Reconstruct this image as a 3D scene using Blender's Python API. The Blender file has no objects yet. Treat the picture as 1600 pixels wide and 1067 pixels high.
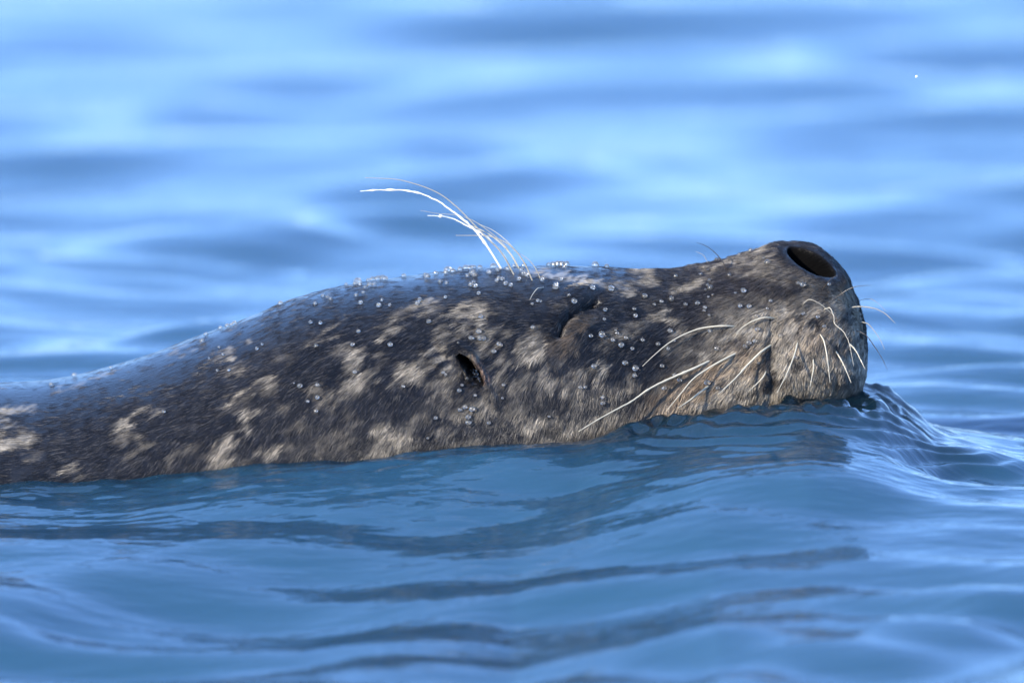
import bpy, math, random
import numpy as np
from mathutils import Vector, Matrix
from mathutils.bvhtree import BVHTree

random.seed(7)
rng = np.random.default_rng(11)
scene = bpy.context.scene
col = scene.collection

# ------------------------------------------------------------------ camera
PPM = 3000.0                      # photograph pixels per metre at the seal
DIST = 9.0
PITCH = math.radians(5.3)
AIM = Vector((0.0, 0.0, (740 - 533.5) / PPM / math.cos(PITCH)))
FWD = Vector((0.0, math.cos(PITCH), -math.sin(PITCH)))
UP = Vector((0.0, math.sin(PITCH), math.cos(PITCH)))
CAM = AIM - FWD * DIST
cd = bpy.data.cameras.new('camera')
cam = bpy.data.objects.new('camera', cd)
col.objects.link(cam)
cam.location = CAM
cam.rotation_euler = (math.radians(90) - PITCH, 0, 0)
cd.sensor_width = 36.0
cd.lens = 36.0 * DIST / (1600 / PPM)
cd.clip_start = 0.5
cd.clip_end = 12000
cd.dof.use_dof = True
cd.dof.focus_distance = DIST - 0.075
cd.dof.aperture_fstop = cd.lens / 72.0
cd.dof.aperture_blades = 0
scene.camera = cam

# ------------------------------------------------------------------ light
SUN_TO = Vector((-0.60, -0.72, 0.36)).normalized()
sun_el = math.asin(SUN_TO.z)
sun_az = math.atan2(SUN_TO.x, SUN_TO.y)
world = bpy.data.worlds.new('World')
scene.world = world
world.use_nodes = True
wn = world.node_tree.nodes
wl = world.node_tree.links
bg = wn['Background']
sky = wn.new('ShaderNodeTexSky')
sky.sky_type = 'NISHITA'
sky.sun_disc = False
sky.sun_elevation = sun_el
sky.sun_rotation = sun_az
sky.air_density = 0.9
sky.dust_density = 0.0
sky.ozone_density = 2.5
tint = wn.new('ShaderNodeMix')
tint.data_type = 'RGBA'
tint.blend_type = 'MULTIPLY'
tint.inputs[0].default_value = 1.0
tint.inputs[7].default_value = (0.66, 0.89, 1.40, 1)      # the camera's warm white balance turned round
wl.new(sky.outputs[0], tint.inputs[6])
veil = wn.new('ShaderNodeMix')                            # thin even veil over the blue
veil.data_type = 'RGBA'
veil.inputs[0].default_value = 0.55
veil.inputs[7].default_value = (2.0, 3.75, 7.2, 1)
wl.new(tint.outputs[2], veil.inputs[6])
wl.new(veil.outputs[2], bg.inputs[0])
bg.inputs[1].default_value = 0.15
sd = bpy.data.lights.new('sun', 'SUN')
sd.energy = 5.0
sd.angle = math.radians(0.53)
sd.color = (1.0, 0.90, 0.76)
so = bpy.data.objects.new('sun', sd)
col.objects.link(so)
so.rotation_euler = SUN_TO.to_track_quat('Z', 'Y').to_euler()
so.location = SUN_TO * 5

scene.view_settings.view_transform = 'Standard'
scene.view_settings.look = 'None'
scene.view_settings.exposure = 0.98
scene.view_settings.gamma = 1
scene.view_settings.use_curve_mapping = False
cy = scene.cycles
cy.max_bounces = 10
cy.transmission_bounces = 8
cy.transparent_max_bounces = 12
cy.sample_clamp_indirect = 6
cy.blur_glossy = 0.3
cy.use_denoising = True

# ------------------------------------------------------------------ numpy helpers
def noise3(p, seed=0):
    """value noise, about -1..1, p is (n, 3)"""
    p = np.asarray(p, dtype=np.float64)
    i = np.floor(p).astype(np.int64)
    f = p - i
    f = f * f * f * (f * (f * 6 - 15) + 10)
    def h(ix, iy, iz):
        n = (ix * 374761393 + iy * 668265263 + iz * 2147483647 + seed * 974634777) & 0xFFFFFFFF
        n = ((n ^ (n >> 13)) * 1274126177) & 0xFFFFFFFF
        n = n ^ (n >> 16)
        return (n & 0xFFFF) / 32767.5 - 1.0
    r = 0
    for dx in (0, 1):
        wx = f[:, 0] if dx else 1 - f[:, 0]
        for dy in (0, 1):
            wy = f[:, 1] if dy else 1 - f[:, 1]
            for dz in (0, 1):
                wz = f[:, 2] if dz else 1 - f[:, 2]
                r = r + wx * wy * wz * h(i[:, 0] + dx, i[:, 1] + dy, i[:, 2] + dz)
    return r

def fbm(p, seed=0, octaves=3):
    p = np.asarray(p)
    r = 0; a = 1.0; t = 0
    for k in range(octaves):
        r = r + a * noise3(p * (2.03 ** k) + 17.3 * k, seed + k)
        t += a; a *= 0.55
    return r / t

def pchip(x, y, xq):
    x = np.asarray(x, float); y = np.asarray(y, float)
    h = np.diff(x); d = np.diff(y) / h
    m = np.zeros_like(y)
    for k in range(1, len(y) - 1):
        if d[k - 1] * d[k] > 0:
            w1 = 2 * h[k] + h[k - 1]; w2 = h[k] + 2 * h[k - 1]
            m[k] = (w1 + w2) / (w1 / d[k - 1] + w2 / d[k])
    m[0] = d[0]; m[-1] = d[-1]
    k = np.clip(np.searchsorted(x, xq) - 1, 0, len(h) - 1)
    t = (xq - x[k]) / h[k]
    return ((2 * t**3 - 3 * t**2 + 1) * y[k] + (t**3 - 2 * t**2 + t) * h[k] * m[k]
            + (-2 * t**3 + 3 * t**2) * y[k + 1] + (t**3 - t**2) * h[k] * m[k + 1])

def sstep(a, b, x):
    t = np.clip((x - a) / (b - a), 0, 1)
    return t * t * (3 - 2 * t)

cA = np.array(CAM); fA = np.array(FWD); uA = np.array(UP)
FOC = DIST * PPM
def project(P):
    d = P - cA
    z = d @ fA
    return 800 + d[..., 0] / z * FOC, 533.5 - (d @ uA) / z * FOC
def ray(u, v):
    d = fA + np.array([1, 0, 0]) * (u - 800) / FOC + uA * (533.5 - v) / FOC
    return d / np.linalg.norm(d)
def at(u, v, y=0.0):
    d = ray(u, v)
    return cA + d * ((y - cA[1]) / d[1])

def prop(o, label=None, cat=None, group=None, kind=None):
    if label: o['label'] = label
    if cat: o['category'] = cat
    if group: o['group'] = group
    if kind: o['kind'] = kind
    return o

def mesh_obj(name, verts, faces, mat, parent=None, smooth=True):
    me = bpy.data.meshes.new(name)
    if isinstance(faces, np.ndarray):
        me.vertices.add(len(verts)); me.vertices.foreach_set('co', np.asarray(verts, np.float32).ravel())
        n, k = faces.shape
        me.loops.add(n * k); me.loops.foreach_set('vertex_index', faces.astype(np.int32).ravel())
        me.polygons.add(n); me.polygons.foreach_set('loop_start', np.arange(0, n * k, k, dtype=np.int32))
        me.update(calc_edges=True)
    else:
        me.from_pydata([tuple(v) for v in verts], [], faces)
    if smooth:
        me.polygons.foreach_set('use_smooth', np.ones(len(me.polygons), bool))
    me.materials.append(mat)
    o = bpy.data.objects.new(name, me)
    col.objects.link(o)
    if parent: o.parent = parent
    return o

# ------------------------------------------------------------------ materials
def mat(name):
    m = bpy.data.materials.new(name); m.use_nodes = True
    m.node_tree.nodes.clear()
    return m, m.node_tree.nodes, m.node_tree.links

def water_material():
    m, n, l = mat('sea_water')
    out = n.new('ShaderNodeOutputMaterial')
    tc = n.new('ShaderNodeTexCoord')
    mp = n.new('ShaderNodeMapping'); mp.inputs['Scale'].default_value = (26, 62, 26)
    l.new(tc.outputs['Object'], mp.inputs[0])
    nz = n.new('ShaderNodeTexNoise'); nz.inputs['Scale'].default_value = 1.0; nz.inputs['Detail'].default_value = 3
    l.new(mp.outputs[0], nz.inputs['Vector'])
    bp = n.new('ShaderNodeBump'); bp.inputs['Strength'].default_value = 0.4; bp.inputs['Distance'].default_value = 0.003
    l.new(nz.outputs[0], bp.inputs['Height'])
    fr = n.new('ShaderNodeFresnel'); fr.inputs['IOR'].default_value = 1.333
    l.new(bp.outputs[0], fr.inputs['Normal'])
    gl = n.new('ShaderNodeBsdfGlossy'); gl.inputs['Roughness'].default_value = 0.02
    l.new(bp.outputs[0], gl.inputs['Normal'])
    rf = n.new('ShaderNodeBsdfRefraction'); rf.inputs['IOR'].default_value = 1.333; rf.inputs['Roughness'].default_value = 0.0
    rf.inputs['Color'].default_value = (0.75, 0.92, 0.90, 1)
    l.new(bp.outputs[0], rf.inputs['Normal'])
    df = n.new('ShaderNodeBsdfDiffuse'); df.inputs['Color'].default_value = (0.042, 0.140, 0.240, 1)
    ca = n.new('ShaderNodeAttribute'); ca.attribute_name = 'thin'
    mr = n.new('ShaderNodeMapRange'); mr.inputs['To Min'].default_value = 0.42; mr.inputs['To Max'].default_value = 0.03
    mt = n.new('ShaderNodeMapRange'); mt.inputs['To Min'].default_value = 0.0; mt.inputs['To Max'].default_value = 0.35
    l.new(ca.outputs['Fac'], mr.inputs[0]); l.new(ca.outputs['Fac'], mt.inputs[0])
    tr = n.new('ShaderNodeBsdfTransparent')
    m0 = n.new('ShaderNodeMixShader'); l.new(mt.outputs[0], m0.inputs[0]); l.new(rf.outputs[0], m0.inputs[1]); l.new(tr.outputs[0], m0.inputs[2])
    mx = n.new('ShaderNodeMixShader'); l.new(mr.outputs[0], mx.inputs[0])
    l.new(m0.outputs[0], mx.inputs[1]); l.new(df.outputs[0], mx.inputs[2])
    mx2 = n.new('ShaderNodeMixShader')
    l.new(fr.outputs[0], mx2.inputs[0]); l.new(mx.outputs[0], mx2.inputs[1]); l.new(gl.outputs[0], mx2.inputs[2])
    l.new(mx2.outputs[0], out.inputs[0])
    return m

def simple(name, colr, rough=0.5, **kw):
    m, n, l = mat(name)
    out = n.new('ShaderNodeOutputMaterial')
    b = n.new('ShaderNodeBsdfPrincipled')
    b.inputs['Base Color'].default_value = (*colr, 1)
    b.inputs['Roughness'].default_value = rough
    for k, v in kw.items(): b.inputs[k.replace('_', ' ')].default_value = v
    l.new(b.outputs[0], out.inputs[0])
    return m

def glass_material(name, rough=0.02, tintc=(1, 1, 1), mixd=0.0):
    m, n, l = mat(name)
    out = n.new('ShaderNodeOutputMaterial')
    b = n.new('ShaderNodeBsdfPrincipled')
    b.inputs['Base Color'].default_value = (*tintc, 1)
    b.inputs['Roughness'].default_value = rough
    b.inputs['IOR'].default_value = 1.333
    b.inputs['Transmission Weight'].default_value = 1.0 - mixd
    l.new(b.outputs[0], out.inputs[0])
    return m

def drop_material():
    m, n, l = mat('bead_of_water')
    out = n.new('ShaderNodeOutputMaterial')
    fr = n.new('ShaderNodeFresnel'); fr.inputs['IOR'].default_value = 1.6
    gl = n.new('ShaderNodeBsdfGlossy'); gl.inputs['Roughness'].default_value = 0.14
    rf = n.new('ShaderNodeBsdfRefraction'); rf.inputs['IOR'].default_value = 1.333; rf.inputs['Roughness'].default_value = 0.0
    tr = n.new('ShaderNodeBsdfTransparent')
    df = n.new('ShaderNodeBsdfTranslucent'); df.inputs['Color'].default_value = (1.0, .86, .60, 1)  # warm colour put in for the glow of sunlight focused by the bead
    d2 = n.new('ShaderNodeBsdfDiffuse'); d2.inputs['Color'].default_value = (.8, .76, .66, 1)
    a = n.new('ShaderNodeMixShader'); a.inputs[0].default_value = 0.5
    l.new(rf.outputs[0], a.inputs[1]); l.new(tr.outputs[0], a.inputs[2])
    b0 = n.new('ShaderNodeMixShader'); b0.inputs[0].default_value = 0.2
    l.new(df.outputs[0], b0.inputs[1]); l.new(d2.outputs[0], b0.inputs[2])
    b = n.new('ShaderNodeMixShader'); b.inputs[0].default_value = 0.20
    l.new(a.outputs[0], b.inputs[1]); l.new(b0.outputs[0], b.inputs[2])
    c = n.new('ShaderNodeMixShader')
    l.new(fr.outputs[0], c.inputs[0]); l.new(b.outputs[0], c.inputs[1]); l.new(gl.outputs[0], c.inputs[2])
    l.new(c.outputs[0], out.inputs[0])
    return m

def skin_material():
    m, n, l = mat('wet_seal_skin')
    out = n.new('ShaderNodeOutputMaterial')
    at_ = n.new('ShaderNodeAttribute'); at_.attribute_name = 'coat'
    wet = n.new('ShaderNodeAttribute'); wet.attribute_name = 'wet'
    uv = n.new('ShaderNodeAttribute'); uv.attribute_name = 'flow'
    nz = n.new('ShaderNodeTexNoise'); nz.inputs['Scale'].default_value = 1.0; nz.inputs['Detail'].default_value = 4
    mp = n.new('ShaderNodeMapping'); mp.inputs['Scale'].default_value = (70, 900, 900)
    l.new(uv.outputs['Vector'], mp.inputs[0]); l.new(mp.outputs[0], nz.inputs['Vector'])
    bp = n.new('ShaderNodeBump'); bp.inputs['Strength'].default_value = 0.6; bp.inputs['Distance'].default_value = 0.0010
    l.new(nz.outputs[0], bp.inputs['Height'])
    b = n.new('ShaderNodeBsdfPrincipled')
    l.new(at_.outputs['Color'], b.inputs['Base Color'])
    ho = n.new('ShaderNodeAttribute'); ho.attribute_name = 'hollow'
    mr = n.new('ShaderNodeMapRange'); mr.inputs['To Min'].default_value = 0.42; mr.inputs['To Max'].default_value = 0.95
    ms = n.new('ShaderNodeMapRange'); ms.inputs['To Min'].default_value = 0.3; ms.inputs['To Max'].default_value = 0.08
    l.new(ho.outputs['Fac'], mr.inputs[0]); l.new(ho.outputs['Fac'], ms.inputs[0])
    l.new(mr.outputs[0], b.inputs['Roughness']); l.new(ms.outputs[0], b.inputs['Specular IOR Level'])
    b.inputs['Coat IOR'].default_value = 1.33
    b.inputs['Coat Roughness'].default_value = 0.15
    l.new(wet.outputs['Fac'], b.inputs['Coat Weight'])
    l.new(bp.outputs[0], b.inputs['Normal']); l.new(bp.outputs[0], b.inputs['Coat Normal'])
    l.new(b.outputs[0], out.inputs[0])
    return m

def fur_material():
    m, n, l = mat('seal_fur')
    out = n.new('ShaderNodeOutputMaterial')
    a = n.new('ShaderNodeAttribute'); a.attribute_name = 'coat'
    b = n.new('ShaderNodeBsdfPrincipled')
    l.new(a.outputs['Color'], b.inputs['Base Color'])
    b.inputs['Roughness'].default_value = 0.34
    b.inputs['Specular IOR Level'].default_value = 0.5
    l.new(b.outputs[0], out.inputs[0])
    return m

M_WATER = water_material()
M_SKIN = skin_material()
M_FUR = fur_material()
M_DROP = drop_material()
M_PALE = simple('pale_whisker', (0.40, 0.37, 0.28), 0.35, Subsurface_Weight=0.0, Coat_Weight=0.4)
M_WHITE = simple('wet_white_whisker', (0.70, 0.70, 0.67), 0.25, Coat_Weight=0.8)
M_GREY = simple('grey_whisker', (0.26, 0.24, 0.19), 0.35)
M_DARK = simple('dark_whisker', (0.035, 0.028, 0.022), 0.3)
M_BED = simple('seabed', (0.004, 0.022, 0.030), 0.9)

# ------------------------------------------------------------------ the seal's form (rows: u, top v, bottom v, half width in m)
ROWS = [(-1500, 930, 960, .010), (-1470, 890, 1010, .030), (-1300, 800, 1120, .085), (-1000, 700, 1200, .120), (-600, 625, 1180, .125), (-300, 606, 1120, .120),
        (-100, 602, 1070, .114), (0, 600, 1045, .110), (50, 598, 1030, .108), (100, 591, 1020, .107), (150, 580, 1008, .1055), (200, 567, 995, .104),
        (250, 550, 985, .1025), (300, 530, 975, .101), (350, 510, 965, .100), (400, 489, 955, .099), (450, 468, 945, .098), (500, 453, 935, .097),
        (550, 443, 925, .096), (600, 436, 915, .095), (650, 430, 905, .094), (700, 424, 893, .092), (750, 420, 880, .090), (800, 418, 866, .087),
        (850, 416, 850, .083), (900, 415, 832, .078), (950, 416, 812, .072), (1000, 418, 790, .066), (1050, 417, 766, .060), (1100, 411, 742, .055),
        (1150, 399, 716, .051), (1180, 390, 702, .049), (1210, 381, 690, .0475), (1240, 378, 678, .0455), (1265, 381, 668, .043), (1285, 390, 659, .0405),
        (1300, 402, 652, .038), (1315, 419, 643, .0345), (1326, 438, 634, .031), (1337, 463, 622, .0255), (1345, 490, 608, .0185), (1350, 522, 588, .0105), (1352, 553, 562, .001)]
ROWS = np.array(ROWS, float)
sarc = np.concatenate([[0], np.cumsum(np.hypot(np.diff(ROWS[:, 0]), np.diff(ROWS[:, 1])))])
def spos(u): return np.interp(u, ROWS[:, 0], sarc)
S = np.concatenate([np.linspace(0, spos(-100), 60, endpoint=False), np.arange(spos(-100), spos(1150), 3.2), np.arange(spos(1150), sarc[-1], 1.25), [sarc[-1]]])
U = pchip(sarc, ROWS[:, 0], S); T = pchip(sarc, ROWS[:, 1], S); B = pchip(sarc, ROWS[:, 2], S); W = pchip(sarc, ROWS[:, 3], S)
NT = 440
th = np.linspace(0, 2 * math.pi, NT, endpoint=False)
# more rings of points on the upper half
th = th - 0.35 * np.sin(th - math.pi / 2) * 1.0
X = (U - 800) / PPM
ZT = (740 - T) / PPM; ZB = (740 - B) / PPM
zc = 0.46 * ZT + 0.54 * ZB
ct, st = np.cos(th), np.sin(th)
e = 2 / 2.15
cy_ = np.sign(ct) * np.abs(ct) ** e; sz_ = np.sign(st) * np.abs(st) ** e
Y = W[:, None] * cy_[None, :]
Z = np.where(sz_[None, :] > 0, zc[:, None] + (ZT - zc)[:, None] * sz_[None, :], zc[:, None] + (zc - ZB)[:, None] * sz_[None, :])
P = np.stack([np.repeat(X[:, None], NT, 1), Y, Z], -1)

def grid_normals(P):
    du = np.gradient(P, axis=0)
    dv = np.roll(P, -1, 1) - np.roll(P, 1, 1)
    n = np.cross(dv, du)
    n /= np.linalg.norm(n, axis=-1, keepdims=True) + 1e-12
    return n
def mirrored_uv(P):
    Q = P.copy(); Q[..., 1] = -np.abs(Q[..., 1])
    return project(Q)
N = grid_normals(P)
if N[len(U) // 2, NT // 4, 2] < 0: N = -N

def seg_d(u, v, pts):
    """distance to a polyline, and position along it"""
    best = np.full(u.shape, 1e9); pos = np.zeros(u.shape)
    L = 0; tot = sum(math.hypot(b[0] - a[0], b[1] - a[1]) for a, b in zip(pts, pts[1:]))
    for a, b in zip(pts, pts[1:]):
        dx, dy = b[0] - a[0], b[1] - a[1]; ll = math.hypot(dx, dy)
        t = np.clip(((u - a[0]) * dx + (v - a[1]) * dy) / ll**2, 0, 1)
        d = np.hypot(u - a[0] - t * dx, v - a[1] - t * dy)
        k = d < best
        best = np.where(k, d, best); pos = np.where(k, (L + t * ll) / tot, pos)
        L += ll
    return best, pos
def blob(u, v, cu, cv, ru, rv, ang=0.0):
    c, s = math.cos(math.radians(ang)), math.sin(math.radians(ang))
    a = ((u - cu) * c + (v - cv) * s) / ru; b = (-(u - cu) * s + (v - cv) * c) / rv
    return np.sqrt(a * a + b * b)

def shape(P, N):
    u, v = mirrored_uv(P)
    near = sstep(-0.004, 0.006, np.abs(P[..., 1]))
    d = np.zeros(u.shape)                                   # along the normal, in mm
    g = lambda q: np.exp(-q * q)
    # eye: closed lids in a deep slanting crease, a brow above and a cheek pad below
    crease = [(878, 520), (884, 503), (897, 489), (915, 479), (938, 468)]
    dd, tt = seg_d(u, v, crease)
    d -= 6.5 * np.exp(-(dd / 7.5) ** 2) * sstep(0, .15, 1 - np.abs(tt - .45) * 1.7)
    d += 3.0 * g(blob(u, v, 905, 462, 38, 16, -25))
    d += 3.4 * g(blob(u, v, 912, 508, 34, 17, -20))
    d += 1.6 * g(blob(u, v, 890, 540, 34, 18, -10))
    d -= 1.8 * g(blob(u, v, 985, 490, 60, 22, -8))
    d -= 1.5 * g(blob(u, v, 1030, 440, 60, 16, -4))
    # muzzle pad and its rear fold
    d += 3.0 * g(blob(u, v, 1265, 545, 62, 62))
    d -= 1.6 * np.exp(-(seg_d(u, v, [(1209, 490), (1206, 540), (1208, 600), (1200, 640)])[0] / 9) ** 2)
    d += 1.4 * g(blob(u, v, 1150, 540, 50, 50))
    d -= 1.4 * g(blob(u, v, 1225, 470, 60, 12, -8))
    d -= 1.0 * g(blob(u, v, 1330, 470, 12, 40, -10))
    # rim round the nostril
    q = blob(u, v, 1268, 409, 43, 15.5, 28)
    d += .8 * np.exp(-((q - 1.35) / .4) ** 2)
    # ear: hollow rim, raised front lip
    lip = [(735, 556), (750, 574), (762, 600), (772, 622)]
    dl, tl = seg_d(u, v, lip)
    d += 2.3 * np.exp(-((dl) / 6.5) ** 2) * (1 - .6 * tl)
    d += 1.3 * np.exp(-(seg_d(u, v, [(700, 545), (722, 541), (742, 556)])[0] / 8) ** 2)
    d -= 1.0 * np.exp(-(seg_d(u, v, [(690, 548), (715, 570), (735, 600)])[0] / 11) ** 2)
    # soft folds of neck and cheek
    Q = P.reshape(-1, 3)
    d += 1.3 * fbm(Q * np.array([16, 20, 34]), 5, 2).reshape(u.shape)
    d += 0.35 * fbm(Q * np.array([70, 90, 130]), 9, 2).reshape(u.shape) * (.15 + .85 * sstep(900, 1050, u))
    bumpy = sstep(1020, 1130, u)
    d += 0.30 * bumpy * fbm(Q * 210, 12, 2).reshape(u.shape)
    P = P + N * (d * 0.001)[..., None]
    # hollows pushed in: nostril and ear opening
    sgn = np.sign(P[..., 1:2])
    noz = (1 - sstep(0.80, 1.0, q))
    noz = noz * near
    dirn = np.concatenate([np.full(sgn.shape, -.45), -sgn * .25, np.full(sgn.shape, -.85)], -1)
    P = P + dirn * (noz * 0.023)[..., None]
    # slit: wide at the middle, pointed ends
    de, te = seg_d(u, v, [(713, 551), (730, 572), (755, 601)])
    half = 1.5 + 7.5 * np.sin(math.pi * np.clip(te, 0, 1)) ** .8
    ear = 1 - sstep(.65, 1.1, de / half)
    P = P + np.concatenate([np.full(sgn.shape, .12), -sgn * 1.0, np.full(sgn.shape, .05)], -1) * (ear * 0.015)[..., None]
    return P, noz, ear
P0 = P.copy()
P, NOZ, EAR = shape(P, N)
N = grid_normals(P)
if N[len(U) // 2, NT // 4, 2] < 0: N = -N

# ------------------------------------------------------------------ coat pattern and painted fold shade, in the head's own side view
PALE = [  # u, v, ru, rv, angle, strength
    (10, 640, 55, 9, 0, .8), (25, 692, 42, 12, -6, .9), (5, 662, 30, 7, 0, .6), (110, 738, 30, 8, -8, .7), (55, 668, 18, 6, 0, .5),
    (198, 660, 13, 16, 30, .9), (228, 645, 26, 6, -14, .6), (232, 690, 24, 10, 20, .5), (215, 700, 14, 12, 40, .4), (350, 555, 18, 8, -25, .75), (395, 535, 16, 5, -25, .5),
    (378, 575, 14, 8, -30, .5), (420, 598, 20, 11, -30, .75), (372, 622, 24, 12, -35, .85), (388, 652, 20, 10, -35, .8), (352, 700, 20, 30, 25, 1.0), (362, 732, 34, 14, 0, 1.0),
    (395, 668, 10, 16, 30, .7), (430, 700, 26, 13, -30, .9), (410, 722, 18, 10, 0, .6), (445, 640, 20, 8, -30, .35), (470, 662, 14, 9, -40, .35),
    (286, 548, 30, 5, -20, .35), (120, 600, 40, 4, -14, .4), (165, 588, 40, 4, -18, .4), (380, 497, 40, 4, -24, .35),
    (520, 515, 32, 6, -35, .6), (490, 528, 14, 8, -20, .45), (540, 545, 14, 8, -40, .5), (505, 610, 16, 14, -40, .5), (515, 622, 16, 8, -35, .5),
    (555, 560, 12, 20, 20, .9), (568, 592, 24, 22, 0, 1.05), (590, 580, 12, 12, 0, .8), (545, 600, 20, 12, -40, .7), (602, 560, 8, 20, 20, .4),
    (612, 520, 18, 12, -20, 1.0), (628, 505, 20, 10, -30, .7), (640, 492, 24, 8, -20, .55), (660, 478, 22, 7, -15, .6), (686, 484, 18, 10, -30, .65), (720, 490, 26, 9, -15, .75),
    (748, 480, 22, 12, -10, .8), (765, 492, 13, 20, 10, .9), (730, 512, 22, 8, -10, .7), (700, 520, 30, 8, -15, .6), (765, 528, 20, 22, 30, .75), (790, 515, 14, 8, -20, .5),
    (650, 575, 18, 20, 20, .95), (668, 560, 14, 10, 0, .6), (690, 548, 24, 10, -20, .75), (705, 580, 16, 26, 20, .7), (690, 610, 18, 14, -40, .55), (715, 635, 18, 20, 0, .5), (745, 630, 28, 16, 0, .55),
    (780, 600, 14, 22, 0, .65), (792, 570, 12, 30, 10, .5), (600, 672, 14, 26, -10, .95), (622, 680, 22, 13, 20, .8), (640, 690, 14, 12, 0, .6), (605, 700, 20, 10, 0, .6), (690, 680, 10, 18, 10, .5),
    (745, 690, 26, 10, 0, .5), (700, 670, 10, 14, 30, .4), (545, 680, 22, 12, -30, .3), (500, 690, 12, 10, 0, .3),
    (830, 545, 24, 20, -20, .9), (846, 522, 24, 10, -20, .5), (818, 590, 12, 20, 20, .5), (852, 590, 18, 13, 0, .7), (880, 600, 44, 11, 2, .85), (905, 590, 18, 14, 0, .5), (905, 612, 30, 10, 0, .6),
    (942, 580, 11, 30, 12, .9), (960, 610, 14, 10, 0, .5), (835, 660, 18, 18, -20, 1.0), (858, 652, 14, 10, 0, .9), (808, 640, 12, 22, 10, .6), (900, 662, 34, 13, 0, .75), (938, 658, 22, 10, 0, .6), (870, 690, 60, 10, 0, .75),
    (985, 660, 60, 18, -12, .5), (965, 640, 18, 14, 0, .5), (850, 428, 46, 7, 4, .95), (905, 436, 44, 9, 10, 1.0), (940, 444, 24, 8, 20, .7), (975, 440, 22, 7, 8, .6), (985, 456, 14, 9, 20, .8),
    (1015, 426, 20, 9, 0, .8), (1022, 438, 22, 8, 0, .8), (980, 520, 30, 8, -20, .5), (1002, 512, 16, 14, 0, .5), (1028, 495, 24, 8, -10, .8), (1056, 500, 26, 10, 20, .85), (1072, 512, 20, 14, 40, .8),
    (1078, 455, 30, 9, -20, .75), (1105, 440, 22, 12, -20, .75), (1120, 424, 20, 8, -30, .6), (1150, 410, 26, 7, -22, .5), (1180, 415, 26, 8, -35, .6), (1210, 412, 16, 7, -35, .5), (1195, 430, 22, 8, -35, .35)]
TAN = [(915, 508, 36, 11, -20, .7), (895, 532, 22, 18, 0, .6), (870, 540, 20, 12, -20, .6), (1015, 625, 34, 26, -20, .9), (1060, 610, 40, 26, -25, .7), (1110, 590, 50, 24, -25, .7),
       (1175, 560, 36, 34, 0, .5), (1030, 650, 40, 16, -15, .8), (960, 535, 8, 10, 0, .2), (1290, 520, 60, 60, 0, .3)]
DARKS = [(1150, 448, 52, 11, -14, 1), (1222, 448, 40, 9, 4, .7), (1100, 530, 16, 7, -45, .55), (1165, 545, 14, 6, -50, .6), (1208, 560, 7, 26, 4, .8), (1206, 592, 14, 9, 0, .9), (1085, 555, 20, 8, -45, .5),  # upright streak at the muzzle's rear fold is shade painted into the coat
         (1249, 514, 6, 5, 0, .9), (1281, 503, 9, 6, 30, .9), (1255, 491, 6, 5, 0, .7), (1243, 560, 8, 7, 0, .8), (1270, 553, 6, 5, 0, .7), (1306, 541, 8, 6, 30, .8), (1322, 528, 7, 6, 0, .8),
         (1327, 495, 7, 9, 0, .7), (1289, 468, 7, 5, 0, .6), (1150, 580, 16, 6, -40, .55), (1122, 556, 10, 5, -30, .6), (1130, 500, 20, 5, -25, .35), (1190, 575, 14, 5, -45, .5), (1300, 500, 8, 5, 30, .5),
         (1070, 640, 20, 8, -30, .4), (1230, 590, 10, 6, 0, .4), (1285, 575, 22, 8, 0, .35), (1315, 585, 30, 14, 0, .5)]
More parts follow.
